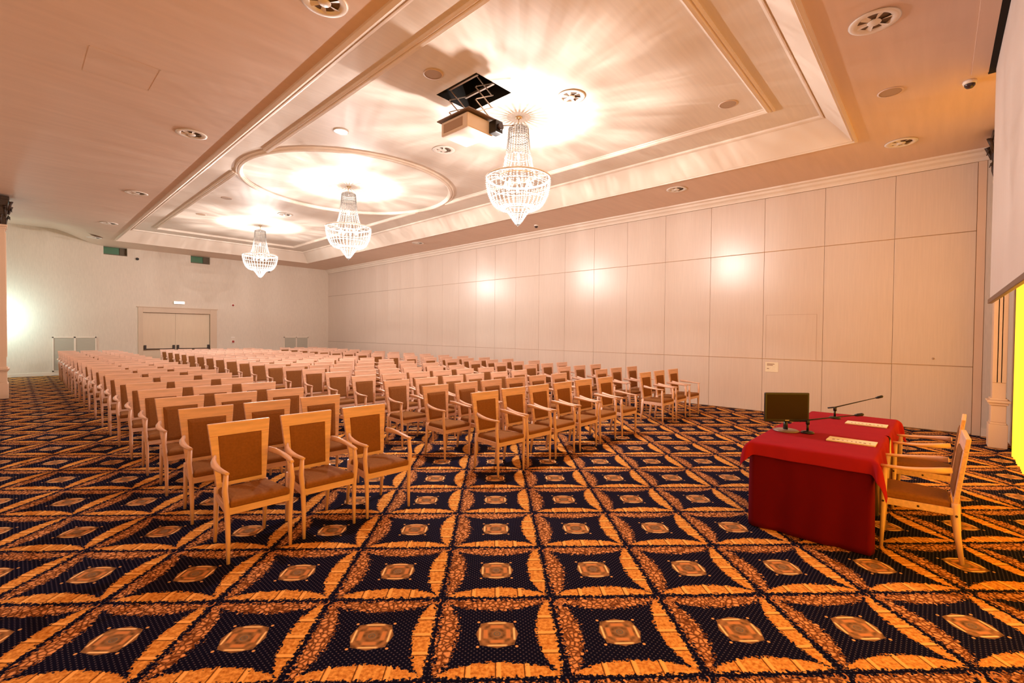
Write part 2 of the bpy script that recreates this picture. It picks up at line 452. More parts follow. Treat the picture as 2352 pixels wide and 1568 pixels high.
# right wall: movable partition, a backing with bevelled veneer panels
wr = struct(B().box(XW+.02, XW+.2, YF-.3, YW+.2, 0, 4.7).obj('wall_right', M['seam']))
seams = [-.43, .60, 1.646, 2.70, 3.79, 4.855, 5.874, 6.86, 7.83, 8.78, 9.717, 10.635, 11.53, 12.43, 13.33, 14.24, 15.15, 16.06, 16.97, 17.88, 18.78, 19.68, 20.55, 21.42, YW]
for i in range(len(seams)-1):
    a, c = seams[i]+.0025, seams[i+1]-.0025
    bb = B()
    for z0, z1 in ((.015, 1.112), (1.124, 3.334), (3.346, 4.455)): bb.box(XW, XW+.03, a, c, z0, z1, .0025)
    bb.obj('wall_panel', M['panel'], wr)
B().box(XW-.004, XW+.03, -.535, -.434, .0, 4.455).obj('jamb', M['pilaster'], wr)
B().box(XW+.002, XW+.03, YF, -.54, .0, 4.455).obj('wall_return', M['back_wall'], wr)
B().box(XW-.018, XW+.002, YF, -.54, 0, .13).obj('skirting', M['trim'], wr)
B().box(XW-.003, XW+.03, -.43, YW, 4.452, 4.462).obj('track', M['gap'], wr)
# pass door outlined in one panel: thin inset strips
for z in (1.118, 3.340): B().tube([(XW-.001, -.43, z), (XW-.001, YW, z)], .0065, 12).obj('seam_bead', M['bead'], wr)
hd = B(); a, c, z0, z1 = 1.745, 2.645, 1.13, 2.03
for q in ((a, a+.006, z0, z1), (c-.006, c, z0, z1), (a, c, z1-.006, z1)): hd.box(XW-.0015, XW+.004, q[0], q[1], q[2], q[3])
hd.obj('hatch_outline', M['seam'], wr)

# end wall with windows behind the yellow drape, pilasters
struct(wall_with_holes(XL-.2, XW+.2, 0, 5.3, YF, -.3, [(-.9, 9.3, .25, 3.9)]).obj('wall_front', M['back_wall']))
wn = struct(B().box(-.9, 9.3, YF-.16, YF-.15, .25, 3.9).obj('window_1', mat('window_pane', (.75, .85, .95), .1, emit=(.8, .9, 1), es=.6)))
fb = B()
for k in range(8): fb.box(-.9+k*1.449, -.84+k*1.449, YF-.15, YF-.10, .25, 3.9)
fb.box(-.9, 9.3, YF-.15, YF-.10, .25, .31).box(-.9, 9.3, YF-.15, YF-.10, 3.84, 3.9).obj('window_frame', M['white'], wn)
dr = B(); N = 560; lo, hi = [], []
for i in range(N+1):
    x = -1.1 + (9.10+1.1)*i/N; yy = -.775 + .018*math.sin(x*42) + .008*math.sin(x*97+1)
    lo.append(dr.b.verts.new((x, yy, .02))); hi.append(dr.b.verts.new((x, yy, 4.05)))
for i in range(N): dr.b.faces.new((lo[i], lo[i+1], hi[i+1], hi[i])).smooth = True
tag(dr.obj('window_drape', M['drape']), 'bright yellow sunlit drape hanging to the floor behind the projection screen', 'curtain')

def pilaster(name, label, loc, wx, dy, zneck=3.93, ymin=-9):
    """base centre at loc; wx x dy footprint"""
    t = thing(name, label, 'pilaster', loc)
    a, d = wx/2, dy/2
    B().box(-a-.03, a+.03, -d-.03, d+.03, 0, .34).box(-a-.015, a+.015, -d-.015, d+.015, .34, .37).obj('base', M['pilaster'], t, bev=.006)
    b = B().box(-a-.01, a+.01, -d-.01, d+.01, .37, .62).box(-a-.05, a+.05, -d-.05, d+.05, .655, .69).box(-a-.03, a+.03, -d-.03, d+.03, .62, .655).box(-a-.02, a+.02, -d-.02, d+.02, .69, .72)
    b.obj('dado_moulding', M['pilaster'], t, bev=.008)
    b = B().box(-a, a, -d, d, .70, zneck)
    for k in range(-1, 2):                      # raised fillets between flutes
        b.box(a, a+.012, k*dy*.3-.03, k*dy*.3+.03, .95, zneck-.15); b.box(-a-.012, -a, k*dy*.3-.03, k*dy*.3+.03, .95, zneck-.15)
    b.obj('shaft', M['pilaster'], t, bev=.004)
    B().box(-a-.035, a+.035, -d-.035, d+.035, zneck-.02, zneck+.03).box(-a-.015, a+.015, -d-.015, d+.015, zneck-.06, zneck-.02).obj('necking', M['pilaster'], t, bev=.006)
    # leafy dark capital
    b = B().hexa([(-a, -d, zneck+.03), (a, -d, zneck+.03), (a, d, zneck+.03), (-a, d, zneck+.03)], [(-a-.05, -d-.05, 4.52), (a+.05, -d-.05, 4.52), (a+.05, d+.05, 4.52), (-a-.05, d+.05, 4.52)])
    zb = zneck+.03
    for tier, (z, h, out) in enumerate(((zb, .22, .05), (zb+.18, .24, .08))):
        for sx, sy, nx, ny, L in ((1, 0, 0, 1, dy), (-1, 0, 0, 1, dy), (0, 1, 1, 0, wx), (0, -1, 1, 0, wx)):
            k = 3 if L < .4 else 4
            for j in range(k):
                p = (j+.5+(.5 if tier else 0))/k*L - L/2
                if p > L/2: continue
                c = Vector((sx*a+nx*p, sy*d+ny*p, z)); o = Vector((sx, sy, 0))
                b.tube([c+o*.0, c+o*.02+Vector((0, 0, h*.6)), c+o*(out)+Vector((0, 0, h)), c+o*(out+.03)+Vector((0, 0, h*.82))], [(.035, .012), (.045, .014), (.04, .014), (.008, .008)], 6, up=(0, 0, 1) if False else None)
    for sx in (-1, 1):
        for sy in (-1, 1):
            c = Vector((sx*(a+.05), sy*(d+.05), 4.42))
            b.tube([c+Vector((0, 0, -.14)), c+Vector((sx*.03, sy*.03, -.02)), c+Vector((sx*.055, sy*.055, .05)), c+Vector((sx*.02, sy*.02, .045))], [.02, .026, .03, .018], 8)
    for q in b.b.verts: q.co.y = max(q.co.y, ymin)
    b.obj('capital', M['bronze'], t)
    B().box(-a-.07, a+.07, -d-.06, d+.07, 4.52, 4.60).obj('abacus', M['bronze'], t, bev=.01)
    return t
pilaster('pilaster', 'painted pilaster with dark leafy capital at the right, beside the yellow drape', (9.83, -.665, 0), .25, .14, ymin=-.125)
pilaster('pilaster', 'painted pilaster with dark leafy capital at the left edge of the room', (-.35, 15.85, 0), .52, .46)

# door pair in the back wall
d1 = struct(B().box(3.40, 4.42, YW+.07, YW+.11, .01, 2.26).obj('door_1', M['door']))
d2 = struct(B().box(4.425, 5.59, YW+.07, YW+.11, .01, 2.26).obj('door_2', M['door']))
struct(B().box(3.24, 3.39, YW-.035, YW+.02, 0, 2.46).box(5.60, 5.84, YW-.035, YW+.02, 0, 2.46).box(3.39, 5.60, YW-.035, YW+.02, 2.27, 2.46).box(3.20, 5.88, YW-.05, YW+.02, 2.46, 2.49).obj('trim_5', M['door_edge'], bev=.006))
for d, x0, x1 in ((d1, 3.46, 4.36), (d2, 4.50, 5.54)):
    hb = B().tube([(x0, YW-.01, .86), (x1, YW-.01, .86)], .018, 8).box(x0-.03, x0+.03, YW-.03, YW+.07, .84, 1.01).box(x1-.03, x1+.03, YW-.03, YW+.07, .84, 1.01)
    hb.obj('panic_bar', M['bolt'], d)
# booth windows high in the back wall
for k, (x0, x1, z0, z1) in enumerate(BOOTH):
    wv = struct(B().quad((x0, YW+.22, z0), (x1-.20, YW+.22, z0), (x1-.20, YW+.22, z1), (x0, YW+.22, z1)).obj('window_%d' % (k+2), M['green']))
    B().box(x1-.20, x1, YW+.18, YW+.24, z0, z1).obj('shutter', M['greend'], wv)
    B().box(x0, x1, YW, YW+.24, z0, z0+.03).obj('window_sill', M['greend'], wv)

# ------------------------------------------------------------------ armchairs
def make_chair(label, group):
    """faces -Y; base centre at the origin"""
    t = thing('armchair', label, 'chair', group=group)
    fx, bx, fy, by = .208, .172, -.20, .205
    for s in (-1, 1):      # front leg runs on up to carry the arm
        B().tube([(s*fx*.99, fy-.005, 0), (s*(fx-.002), fy, .20), (s*(fx+.002), fy+.002, .36), (s*(fx+.016), fy+.004, .50), (s*(fx+.006), fy+.01, .618)],
                 [(.012, .012), (.016, .016), (.019, .020), (.019, .020), (.015, .016)], 8, up=(0, 1, 0)).obj('leg', M['wood'], t)
        B().tube([(s*bx, by+.035, 0), (s*bx, by+.008, .20), (s*(bx-.002), by-.005, .42)],
                 [(.012, .015), (.016, .021), (.018, .026)], 8, up=(0, 1, 0)).obj('leg', M['wood'], t)
        # arm: bows outward and dips from back post to front post
        pts = []
        for i in range(9):
            q = i/8
            x = s*(.186*(1-q)+.214*q + .044*math.sin(PI*min(1, q*1.02))**.8*(1-.55*q)); y = by-.03 + (fy-.02-by+.03)*q
            z = .655 - .030*math.sin(q*PI*.5)
            pts.append((x, y, z))
        rad = [(.010, .022), (.013, .024), (.020, .021), (.023, .018), (.024, .015), (.023, .013), (.021, .012), (.019, .012), (.014, .010)]
        B().tube(pts, rad, 8, up=(0, 0, 1)).obj('armrest', M['wood'], t)
    # seat rails
    b = B(); z0, z1 = .335, .385
    def bar(p, q, w):
        p, q = Vector(p), Vector(q); d = (q-p).normalized(); nn = Vector((-d.y, d.x, 0))*w
        b.hexa([(p+nn)[:2]+(z0,), (q+nn)[:2]+(z0,), (q-nn)[:2]+(z0,), (p-nn)[:2]+(z0,)], [(p+nn)[:2]+(z1,), (q+nn)[:2]+(z1,), (q-nn)[:2]+(z1,), (p-nn)[:2]+(z1,)])
    bar((-fx, fy, 0), (fx, fy, 0), .011); bar((fx, fy, 0), (bx, by-.01, 0), .010); bar((-fx, fy, 0), (-bx, by-.01, 0), .010); bar((-bx, by-.01, 0), (bx, by-.01, 0), .010)
    b.obj('seat_frame', M['wood_top'], t, bev=.003)
    # cushion
    b = B(); lay = []
    for z, g in ((.378, -.004), (.392, .006), (.420, .008), (.435, -.006), (.441, -.05), (.443, -.12)):
        lay.append([(-fx+.016-g*.6, fy-.012-g, z), (fx-.016+g*.6, fy-.012-g, z), (bx-.01+g*.6, by-.035+g, z-.006), (-bx+.01-g*.6, by-.035+g, z-.006)])
    vs = [[b.b.verts.new(p) for p in l] for l in lay]
    for a, c in zip(vs, vs[1:]):
        for k in range(4): b.b.faces.new((a[k], a[(k+1) % 4], c[(k+1) % 4], c[k]))
    b.b.faces.new(vs[0][::-1]); b.b.faces.new(vs[-1])
    b.obj('seat', M['fabric'], t, bev=.008, smooth=False)
    # back: stiles splay outwards, wide top rail
    def bp(x, z, dy=0):     # reclined back plane
        return (x, by-.005 + (z-.42)*.055/.48 + .0 + dy, z)
    hw = lambda z: .170 + (z-.40)/.495*.048
    th = .014
    b = B()
    def plate(p4):
        b.hexa([bp(x, z, -th) for x, z in p4], [bp(x, z, th) for x, z in p4])
    for s in (-1, 1):
        plate([(s*hw(.38), .38), (s*(hw(.38)-.034), .38), (s*(hw(.80)-.058), .80), (s*hw(.80), .80)])
    plate([(-hw(.80), .80), (hw(.80), .80), (hw(.895), .895), (-hw(.895), .895)])
    plate([(-hw(.42)+.03, .425), (hw(.42)-.03, .425), (hw(.455)-.03, .455), (-hw(.455)+.03, .455)])
    b.obj('backrest_frame', M['wood_top'], t, bev=.004)
    b = B(); z0, z1 = .456, .799; a0, a1 = hw(z0)-.035, hw(z1)-.057
    lay = []
    for g, dy in ((0, -.012), (.004, -.020), (.03, -.026)): lay.append([bp(-a0+g, z0+g, dy), bp(a0-g, z0+g, dy), bp(a1-g, z1-g, dy), bp(-a1+g, z1-g, dy)])
    lay = [[bp(-a0, z0, .012), bp(a0, z0, .012), bp(a1, z1, .012), bp(-a1, z1, .012)]] + lay
    lay = [[bp(-a0+.02, z0+.02, .018), bp(a0-.02, z0+.02, .018), bp(a1-.02, z1-.02, .018), bp(-a1+.02, z1-.02, .018)]] + lay
    vs = [[b.b.verts.new(p) for p in l] for l in lay]
    for a, c in zip(vs, vs[1:]):
        for k in range(4): b.b.faces.new((a[k], a[(k+1) % 4], c[(k+1) % 4], c[k]))
    b.b.faces.new(vs[0][::-1]); b.b.faces.new(vs[-1])
    b.obj('backrest_panel', M['fabric'], t)
    return t

ORD = ['front', 'second', 'third', 'fourth', 'fifth', 'sixth', 'seventh', 'eighth', 'ninth', 'tenth', 'eleventh', 'twelfth', 'thirteenth', 'fourteenth',
       'fifteenth', 'sixteenth', 'seventeenth', 'eighteenth', 'back']
BL = [('left', [1.205, 1.734, 2.276], ['aisle-side left', 'middle', 'right-hand']),
      ('middle', [3.854, 4.393, 4.912, 5.440, 6.006, 6.587], ['first', 'second', 'third', 'fourth', 'fifth', 'sixth']),
      ('right', [8.0, 8.60, 9.22], ['left-hand', 'middle', 'wall-side'])]
proto = make_chair('x', 'x'); used = False
for n in range(19):
    for bl, xs, nm in BL:
        for i, x in enumerate(xs):
            if bl == 'middle':
                lab = f'wooden armchair with brown upholstery, {nm[i]} from the left, {ORD[n]} row of middle block'
            else:
                lab = f'wooden armchair with brown upholstery, {nm[i]} seat in the {ORD[n]} row of {bl} block'
            loc = (x + random.uniform(-.008, .008), 3.765 + .93*n + random.uniform(-.02, .02), 0)
            rz = random.uniform(-.025, .025) - .012
            gr = f'armchairs of the {bl} seating block'
            if not used:
                proto.location = loc; proto.rotation_euler = (0, 0, rz); proto['label'] = lab; proto['group'] = gr; used = True
            else: copy_tree(proto, loc, rz, lab, gr)

# speakers' chairs behind the table, turned to the audience
for k, (x, y, rz, lab) in enumerate(((4.70, .09, PI+.03, 'wooden armchair pushed up to the red table, nearer one, seen from its side'),
                                     (5.74, .07, PI-.04, 'wooden armchair at the red table, farther one, partly behind its neighbour'))):
    c = copy_tree(proto, (x, y, 0), rz, lab, 'speakers chairs at the red table')
    for s in (-1, 1):
        for yy, z, xx in ((.205, .335, .190), (.0, .36, .199), (-.20, .36, .228)):
            B().tube([(s*(xx-.012), yy, z), (s*(xx+.003), yy, z)], .008, 8).obj('bolt_cap', M['bolt'], c)

# ------------------------------------------------------------------ tables with red cloths
def table(x0, x1, y0, y1, lab, cl_lab, ends, sk_lab):
    t = thing('conference_table', lab, 'table', ((x0+x1)/2, (y0+y1)/2, 0), group='tables under the red cloths')
    a, d = (x1-x0)/2, (y1-y0)/2
    B().box(-a+.014, a-.014, -d+.014, d-.014, .68, .702).obj('tabletop', M['wood_top'], t)
    for sx in (-1, 1):
        for sy in (-1, 1): B().tube([(sx*(a-.06), sy*(d-.06), 0), (sx*(a-.06), sy*(d-.06), .69)], .018, 8).obj('leg', M['metal'], t)
    # cloth: a gridded sheet draped over the edge, hanging in corner folds
    b = B(); ov = .115; e = .006
    X0, X1 = x0-e, x1+e; Y0, Y1 = y0-e, y1+e
    nx, ny = 46, 40; L0 = ov if ends[0] else 0; L1 = ov if ends[1] else 0; zt = .716
    us = [X0-L0+(X1-X0+L0+L1)*i/nx for i in range(nx+1)]; vs_ = [Y0-ov*1.6+(Y1-Y0+ov*2.6)*j/ny for j in range(ny+1)]
    g = []
    for uu in us:
        row = []
        for vv in vs_:
            ox = max(0, X0-uu) if L0 else 0; ox2 = max(0, uu-X1) if L1 else 0; oy = max(0, Y0-vv); oy2 = max(0, vv-Y1)
            o_x, o_y = max(ox, ox2), max(oy, oy2)
            cx_, cy_ = min(max(uu, X0), X1), min(max(vv, Y0), Y1)
            drop = math.hypot(o_x, o_y) if (o_x and o_y) else max(o_x, o_y)
            fl = .10*drop + .006*math.sin(uu*23+vv*17)*min(1, drop/.05)
            px, py = cx_, cy_
            if o_x and o_y:
                ang = math.atan2(o_y, o_x); out = .035 + drop*.20
                px += math.cos(ang)*out*(-1 if ox else 1); py += math.sin(ang)*out*(-1 if oy else 1); drop *= 1.4
            elif o_x: px += fl*(-1 if ox else 1)
            elif o_y: py += fl*(-1 if oy else 1)
            row.append(b.b.verts.new((px, py, zt-drop*.97 + .0015*math.sin(uu*9)*math.sin(vv*11))))
        g.append(row)
    for i in range(nx):
        for j in range(ny): b.b.faces.new((g[i][j], g[i+1][j], g[i+1][j+1], g[i][j+1])).smooth = True
    o = b.obj('tablecloth', M['cloth']); md = o.modifiers.new('s', 'SOLIDIFY'); md.thickness = .003
    md = o.modifiers.new('b', 'SUBSURF'); md.levels = 1; md.render_levels = 1
    tag(o, cl_lab, 'tablecloth', 'red tablecloths')
    # floor-length skirt on the outer end and the audience side
    path = []
    if ends[0]: path += [(x0+.16, y0+.012), (x0+.02, y0+.008)]; path += [(x0+.004, y0+.02), (x0+.004, y1-.03)]
    else: path += [(x0+.01, y1+.004)]
    path += [(x0+.04, y1+.004), (x1-.04 if ends[1] else x1-.01, y1+.004)]
    if ends[1]: path += [(x1+.004, y1-.03), (x1+.004, y0+.02)]
    pts = []
    for p, q in zip(path, path[1:]):
        p, q = Vector(p), Vector(q); n = max(2, int((q-p).length/.018))
        for i in range(n): pts.append(p.lerp(q, i/n))
    pts.append(Vector(path[-1]))
    b = B(); zz = [.006, .05, .15, .28, .42, .56, .68, .708]; rows = []; s_ = 0
    ctr = Vector(((x0+x1)/2, (y0+y1)/2))
    for i, p in enumerate(pts):
        dd = (pts[min(i+1, len(pts)-1)]-pts[max(i-1, 0)]).normalized(); nn = Vector((-dd.y, dd.x))
        if nn.dot(p-ctr) < 0: nn = -nn
        s_ += (pts[i]-pts[i-1]).length if i else 0
        col = []
        for z in zz:
            k = 1-z/.708
            off = k*(.012*math.sin(s_*13+1) + .007*math.sin(s_*31+2*z)) - k*.005
            col.append(b.b.verts.new((p.x+nn.x*off, p.y+nn.y*off, z)))
        rows.append(col)
    for a_, c_ in zip(rows, rows[1:]):
        for k in range(len(zz)-1): b.b.faces.new((a_[k], c_[k], c_[k+1], a_[k+1])).smooth = True
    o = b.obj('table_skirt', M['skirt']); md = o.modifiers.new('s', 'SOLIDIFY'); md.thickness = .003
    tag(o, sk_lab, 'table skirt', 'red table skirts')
table(4.20, 5.30, .315, 1.15, 'rectangular table under red cloth, nearer one holding the monitor', 'red cloth over the nearer table, its corners hanging in folds', (True, False), 'dark red floor-length skirt on the end of the nearer table')
table(5.305, 6.43, .30, 1.08, 'rectangular table under red cloth, farther one near the partition wall', 'red cloth over the farther table with a hanging corner', (False, True), 'dark red floor-length skirt of the farther table, mostly hidden')

ZTAB = .7185
# monitor
mt = thing('computer_monitor', 'black flat computer monitor on a round base at the left of the red table', 'monitor', (4.87, 1.02, ZTAB), -math.radians(47.3))
B().box(-.205, .205, -.012, .012, .085, .355, .008).box(-.15, .15, .012, .035, .12, .32, .01).obj('casing', M['dark'], mt)
B().box(-.188, .188, -.0135, -.0125, .112, .338).obj('screen_panel', mat('monitor_glass', (.030, .014, .005), .5, spec=.15), mt)
B().tube([(0, .01, .012), (0, .012, .10)], [(.028, .018), (.02, .014)], 10).obj('neck', M['dark'], mt)
B().lathe([(0, 0), (.105, 0), (.108, .006), (.09, .014), (0, .016)], 28, (0, .0, 0)).obj('base', mat('grey_plastic', (.22, .15, .12), .35), mt)
B().box(-.018, .018, -.0142, -.0128, .096, .104).obj('badge', M['metal'], mt)
# microphones
def mic(x, y, tip, tail, lab):
    t = thing('microphone', lab, 'microphone', (x, y, ZTAB), group='boom microphones on the red table')
    B().lathe([(0, 0), (.052, 0), (.055, .006), (.045, .016), (.012, .022), (0, .022)], 24).obj('base', M['dark'], t)
    B().tube([(0, 0, .02), (0, 0, .085)], .010, 10).tube([(0, 0, .08), (0, 0, .118)], .016, 10).obj('stem', M['dark'], t)
    B().tube([tail, (0, 0, .118), tip], [.008, .007, .004], 8).obj('boom', M['dark'], t)
    T = Vector(tip); d = (T-Vector((0, 0, .118))).normalized()
    B().tube([T-d*.01, T+d*.01, T+d*.045, T+d*.055], [.008, .013, .013, .006], 10).obj('capsule', M['dark'], t)
mic(4.90, .855, (.02, -.35, .205), (-.03, .06, .103), 'black boom microphone beside the monitor, boom pointing right over the cloth')
mic(6.00, .80, (.02, -.35, .255), (-.03, .06, .108), 'black boom microphone on the farther table, boom rising to the right')
# name cards
def card(x, y, rz, lab):
    t = thing('name_card', lab, 'card', (x, y, ZTAB), rz, 'cream cards lying on the red table')
    B().hexa([(-.10, -.165, 0), (.10, -.165, 0), (.10, .165, 0), (-.10, .165, 0)], [(-.10, -.165, .010), (.10, -.165, .006), (.10, .165, .006), (-.10, .165, .010)]).obj('folded_card', M['paper'], t)
    b = B(); rr = random.Random(x)
    for k in range(9):
        yy = -.13+k*.03; b.box(-.055+rr.uniform(-.01, .01), -.03, yy, yy+rr.uniform(.008, .018), .0102, .0108)
    b.obj('print', M['ink'], t)
card(4.765, .515, .0, 'cream card strip lying on the nearer end of the red cloth')
card(5.80, .51, .0, 'cream card strip lying on the farther end of the red cloth')

# ------------------------------------------------------------------ chandeliers
def crystal_light(name, loc, power, radius, parent):
    l = bpy.data.lights.new(name, 'POINT'); l.energy = power; l.color = WARM; l.shadow_soft_size = radius
    o = bpy.data.objects.new(name, l); COL.objects.link(o); o.location = loc; o.parent = parent
    # noise in the lamp strength imitates crystal rays; straight up is dimmed
    l.use_nodes = True; t = l.node_tree; em = t.nodes['Emission']
    tc = t.nodes.new('ShaderNodeNewGeometry'); sp = t.nodes.new('ShaderNodeSeparateXYZ'); t.links.new(tc.outputs['Incoming'], sp.inputs[0])
    x, y, z = (X(t, sp.outputs[i]) for i in range(3))
    rr = (x*x+y*y).sqrt().max(.001)
    cb = t.nodes.new('ShaderNodeCombineXYZ'); t.links.new((x/rr).k, cb.inputs[0]); t.links.new((y/rr).k, cb.inputs[1]); t.links.new((z*.14).k, cb.inputs[2])
    n = noise(t, cb.outputs[0], 62, 2, .6)
    t.links.new(((((n-.5)*((z*5).clamp()*1.7+.15))+1).max(.1)*(1-(z.max(0)._m('POWER', 2.0))*.80)).k, em.inputs['Strength'])
    return o
def chandelier(lab):
    """origin at the ceiling hook; hangs 1.70 m"""
    t = thing('chandelier', lab, 'chandelier', group='crystal chandeliers')
    B().lathe([(0, 0), (.055, 0), (.055, -.012), (.02, -.03), (0, -.03)], 20).obj('canopy', M['brass'], t)
    B().tube([(0, 0, -.02), (0, 0, -.17)], .006, 6).obj('chain', M['brass'], t)
    B().lathe([(.0, -.13), (.10, -.14), (.155, -.165), (.16, -.18), (.15, -.19), (.0, -.17)], 28).obj('crown', M['crystal'], t)
    B().lathe([(.488, -.95), (.515, -.945), (.522, -.965), (.50, -.975), (.488, -.95)], 48).obj('rim', M['crown'], t)
    B().lathe([(.275, -.93), (.29, -.925), (.29, -.94), (.275, -.93)], 40).obj('inner_hoop', M['brass'], t)
    B().lathe([(.178, -1.44), (.19, -1.435), (.19, -1.45), (.178, -1.44)], 32).obj('lower_hoop', M['brass'], t)
    for k in range(8):
        a = k*PI/4; c = (.20*math.cos(a), .20*math.sin(a), -1.06)
        bl = B().lathe([(0, -.045), (.018, -.03), (.022, 0), (.012, .035), (0, .06)], 8, c).obj('bulb', M['bulb'], t)
    B().lathe([(0, -.05), (.022, -.03), (.026, 0), (.012, .05), (0, .07)], 8, (0, 0, -.62)).obj('bulb', M['bulb'], t)
    def strand(pts, w, nb):
        b = B(); L = [Vector(p) for p in pts]; seg = [(L[i+1]-L[i]).length for i in range(len(L)-1)]; T = sum(seg)
        for k in range(nb):
            q = (k+.5)/nb*T; i = 0
            while i < len(seg)-1 and q > seg[i]: q -= seg[i]; i += 1
            p = L[i].lerp(L[i+1], min(1, q/seg[i])); b.bead(p, w, T/nb*.50)
        return b
    NS = 24
    me = strand([(.155, 0, -.18), (.165, 0, -.36), (.19, 0, -.56), (.225, 0, -.75), (.283, 0, -.93)], .015, 20)
    s0 = me.obj('crystal_strand', M['crystal'], t)
    for k in range(1, NS):
        c = s0.copy(); COL.objects.link(c); c.parent = t; c.rotation_euler = (0, 0, k*2*PI/NS)
    # roof of the bowl from hoop to rim, and the bowl itself
    s1 = strand([(.51, 0, -.955), (.505, 0, -1.06), (.47, 0, -1.22), (.40, 0, -1.36), (.32, 0, -1.43), (.19, 0, -1.44)], .016, 22).obj('crystal_strand', M['crystal'], t)
    for k in range(1, 36):
        c = s1.copy(); COL.objects.link(c); c.parent = t; c.rotation_euler = (0, 0, k*2*PI/36)
    s2 = strand([(.188, 0, -1.45), (.13, 0, -1.53), (.06, 0, -1.64), (.015, 0, -1.69)], .016, 9).obj('crystal_strand', M['crystal'], t)
    for k in range(1, 16):
        c = s2.copy(); COL.objects.link(c); c.parent = t; c.rotation_euler = (0, 0, k*2*PI/16)
    s3 = strand([(.29, 0, -.92), (.36, 0, -.915), (.44, 0, -.925), (.51, 0, -.95)], .014, 9).obj('crystal_strand', M['crystal'], t)
    for k in range(1, 20):
        c = s3.copy(); COL.objects.link(c); c.parent = t; c.rotation_euler = (0, 0, k*2*PI/20)
    for rr, zz, nn in ((.495, -1.08, 60), (.435, -1.30, 52), (.30, -1.43, 36), (.165, -.36, 24), (.20, -.62, 26)):   # bead garlands round the tiers
        b = B(); L = [Vector((rr*math.cos(k*PI/nn), rr*math.sin(k*PI/nn), zz)) for k in range(2*nn+1)]
        b.tube(L, [.004 if k % 2 else .013 for k in range(2*nn+1)], 4, cap=False)
        b.obj('bead_garland', M['crystal'], t)
    B().bead((0, 0, -1.69), .022, .03).obj('finial', M['crystal'], t)
    crystal_light('upper_lamp', (0, 0, -.72), CHANDELIER_POWER*.16, .015, t)
    crystal_light('bowl_lamp', (0, 0, -1.16), CHANDELIER_POWER*1.25, .045, t)
    return t
ch = chandelier('crystal chandelier hanging nearest, right of the ceiling projector'); ch.location = (5.44, 4.92, ZT)
copy_tree(ch, (5.38, 10.22, ZT), .1, 'crystal chandelier hanging in the round ceiling moulding')
copy_tree(ch, (5.46, 16.15, ZT), .2, 'crystal chandelier farthest away, before the back wall doors')

# ------------------------------------------------------------------ projector on its scissor lift
pj = thing('ceiling_projector', 'pale projector hanging on a scissor lift below a square ceiling opening', 'projector', (4.47, 4.9, ZT))
B().box(-.30, .18, -.20, .36, -.62, -.42, .02).obj('casing', M['projector'], pj)
B().box(-.305, -.298, -.10, .30, -.58, -.46).obj('side_panel', mat('tan_panel', (.42, .28, .19), .6), pj)
B().box(-.33, .32, -.26, .42, -.40, -.385).obj('platform', mat('platform_steel', (.20, .13, .09), .5), pj)
B().box(.10, .24, -.34, -.20, -.60, -.43, .012).obj('lens_housing', M['dark'], pj)
B().tube([(.17, -.34, -.52), (.17, -.38, -.52)], .045, 16).obj('lens', M['lens'], pj)
for sy in (-.22, .34):
    b = B()
    for k in range(3):
        z0, z1 = -.385+k*.17, -.215+k*.17
        b.tube([(-.16, sy, z0), (.16, sy, z1)], .009, 4); b.tube([(.16, sy+.02, z0), (-.16, sy+.02, z1)], .009, 4)
    b.obj('scissor_arm', M['metal'], pj)
B().box(-.17, -.14, -.24, .36, .10, .13).box(.14, .17, -.24, .36, .10, .13).obj('lift_frame', M['metal'], pj)
B().tube([(.28, -.22, -.43), (.40, -.38, -.44)], .009, 8).sphere((.405, -.385, -.44), .017, 8).obj('antenna', mat('grey_rod', (.35, .26, .2), .4), pj)

# ------------------------------------------------------------------ ceiling fittings
def diffuser(lab, loc, rz=0, group='round swirl air diffusers', rad=.185, first=[None]):
    if first[0] is None:
        t = thing('air_diffuser', lab, 'air vent', loc, rz, group)
        B().lathe([(.130, .0), (.185, -.002), (.205, -.010), (.185, -.016), (.150, -.018), (.132, -.006), (.130, 0)], 40).obj('rim', M['white'], t)
        B().lathe([(0, -.001), (.134, -.001)], 40).obj('throat', M['gap'], t)
        b = B().lathe([(0, -.024), (.050, -.022), (.056, -.014), (.05, -.004), (0, -.004)], 24)
        b.obj('hub', M['white'], t)
        b = B()
        for k in range(6):
            a = k*PI/3; d = Vector((math.cos(a), math.sin(a), 0)); n = Vector((-d.y, d.x, 0))
            b.hexa([d*.05-n*.004+Vector((0, 0, -.018)), d*.14-n*.004+Vector((0, 0, -.018)), d*.14+n*.05+Vector((0, 0, -.004)), d*.05+n*.02+Vector((0, 0, -.004))],
                   [d*.05-n*.000+Vector((0, 0, -.015)), d*.14-n*.000+Vector((0, 0, -.015)), d*.14+n*.053+Vector((0, 0, -.002)), d*.05+n*.023+Vector((0, 0, -.002))])
        b.obj('vane', M['white'], t)
        first[0] = t; return t
    return copy_tree(first[0], loc, rz, lab, group)
diffuser('round air diffuser in the left soffit, at the top edge near the camera', (1.97, 4.2, ZS))
diffuser('round air diffuser in the left soffit, second along from the camera', (1.90, 8.52, ZS), .4)
diffuser('round air diffuser in the left soffit, third along from the camera', (1.89, 13.1, ZS), .9)
diffuser('round air diffuser in the left soffit, fourth along from the camera', (1.89, 17.4, ZS), .2)
diffuser('round air diffuser in the left soffit, farthest, near the back wall', (1.86, 20.5, ZS), .7)
diffuser('large round air diffuser in the soffit at the top right corner', (5.64, .507, ZS), .3)
diffuser('round air diffuser in the soffit corner above the right wall', (9.42, .478, ZS), .6)
diffuser('round air diffuser in the right soffit above the partition, nearer one', (9.40, 4.05, ZS), .1)
diffuser('round air diffuser in the right soffit above the partition, farther one', (9.35, 13.0, ZS), .5)
diffuser('round air diffuser in the raised ceiling right of the projector', (5.456, 3.925, ZT), .2)
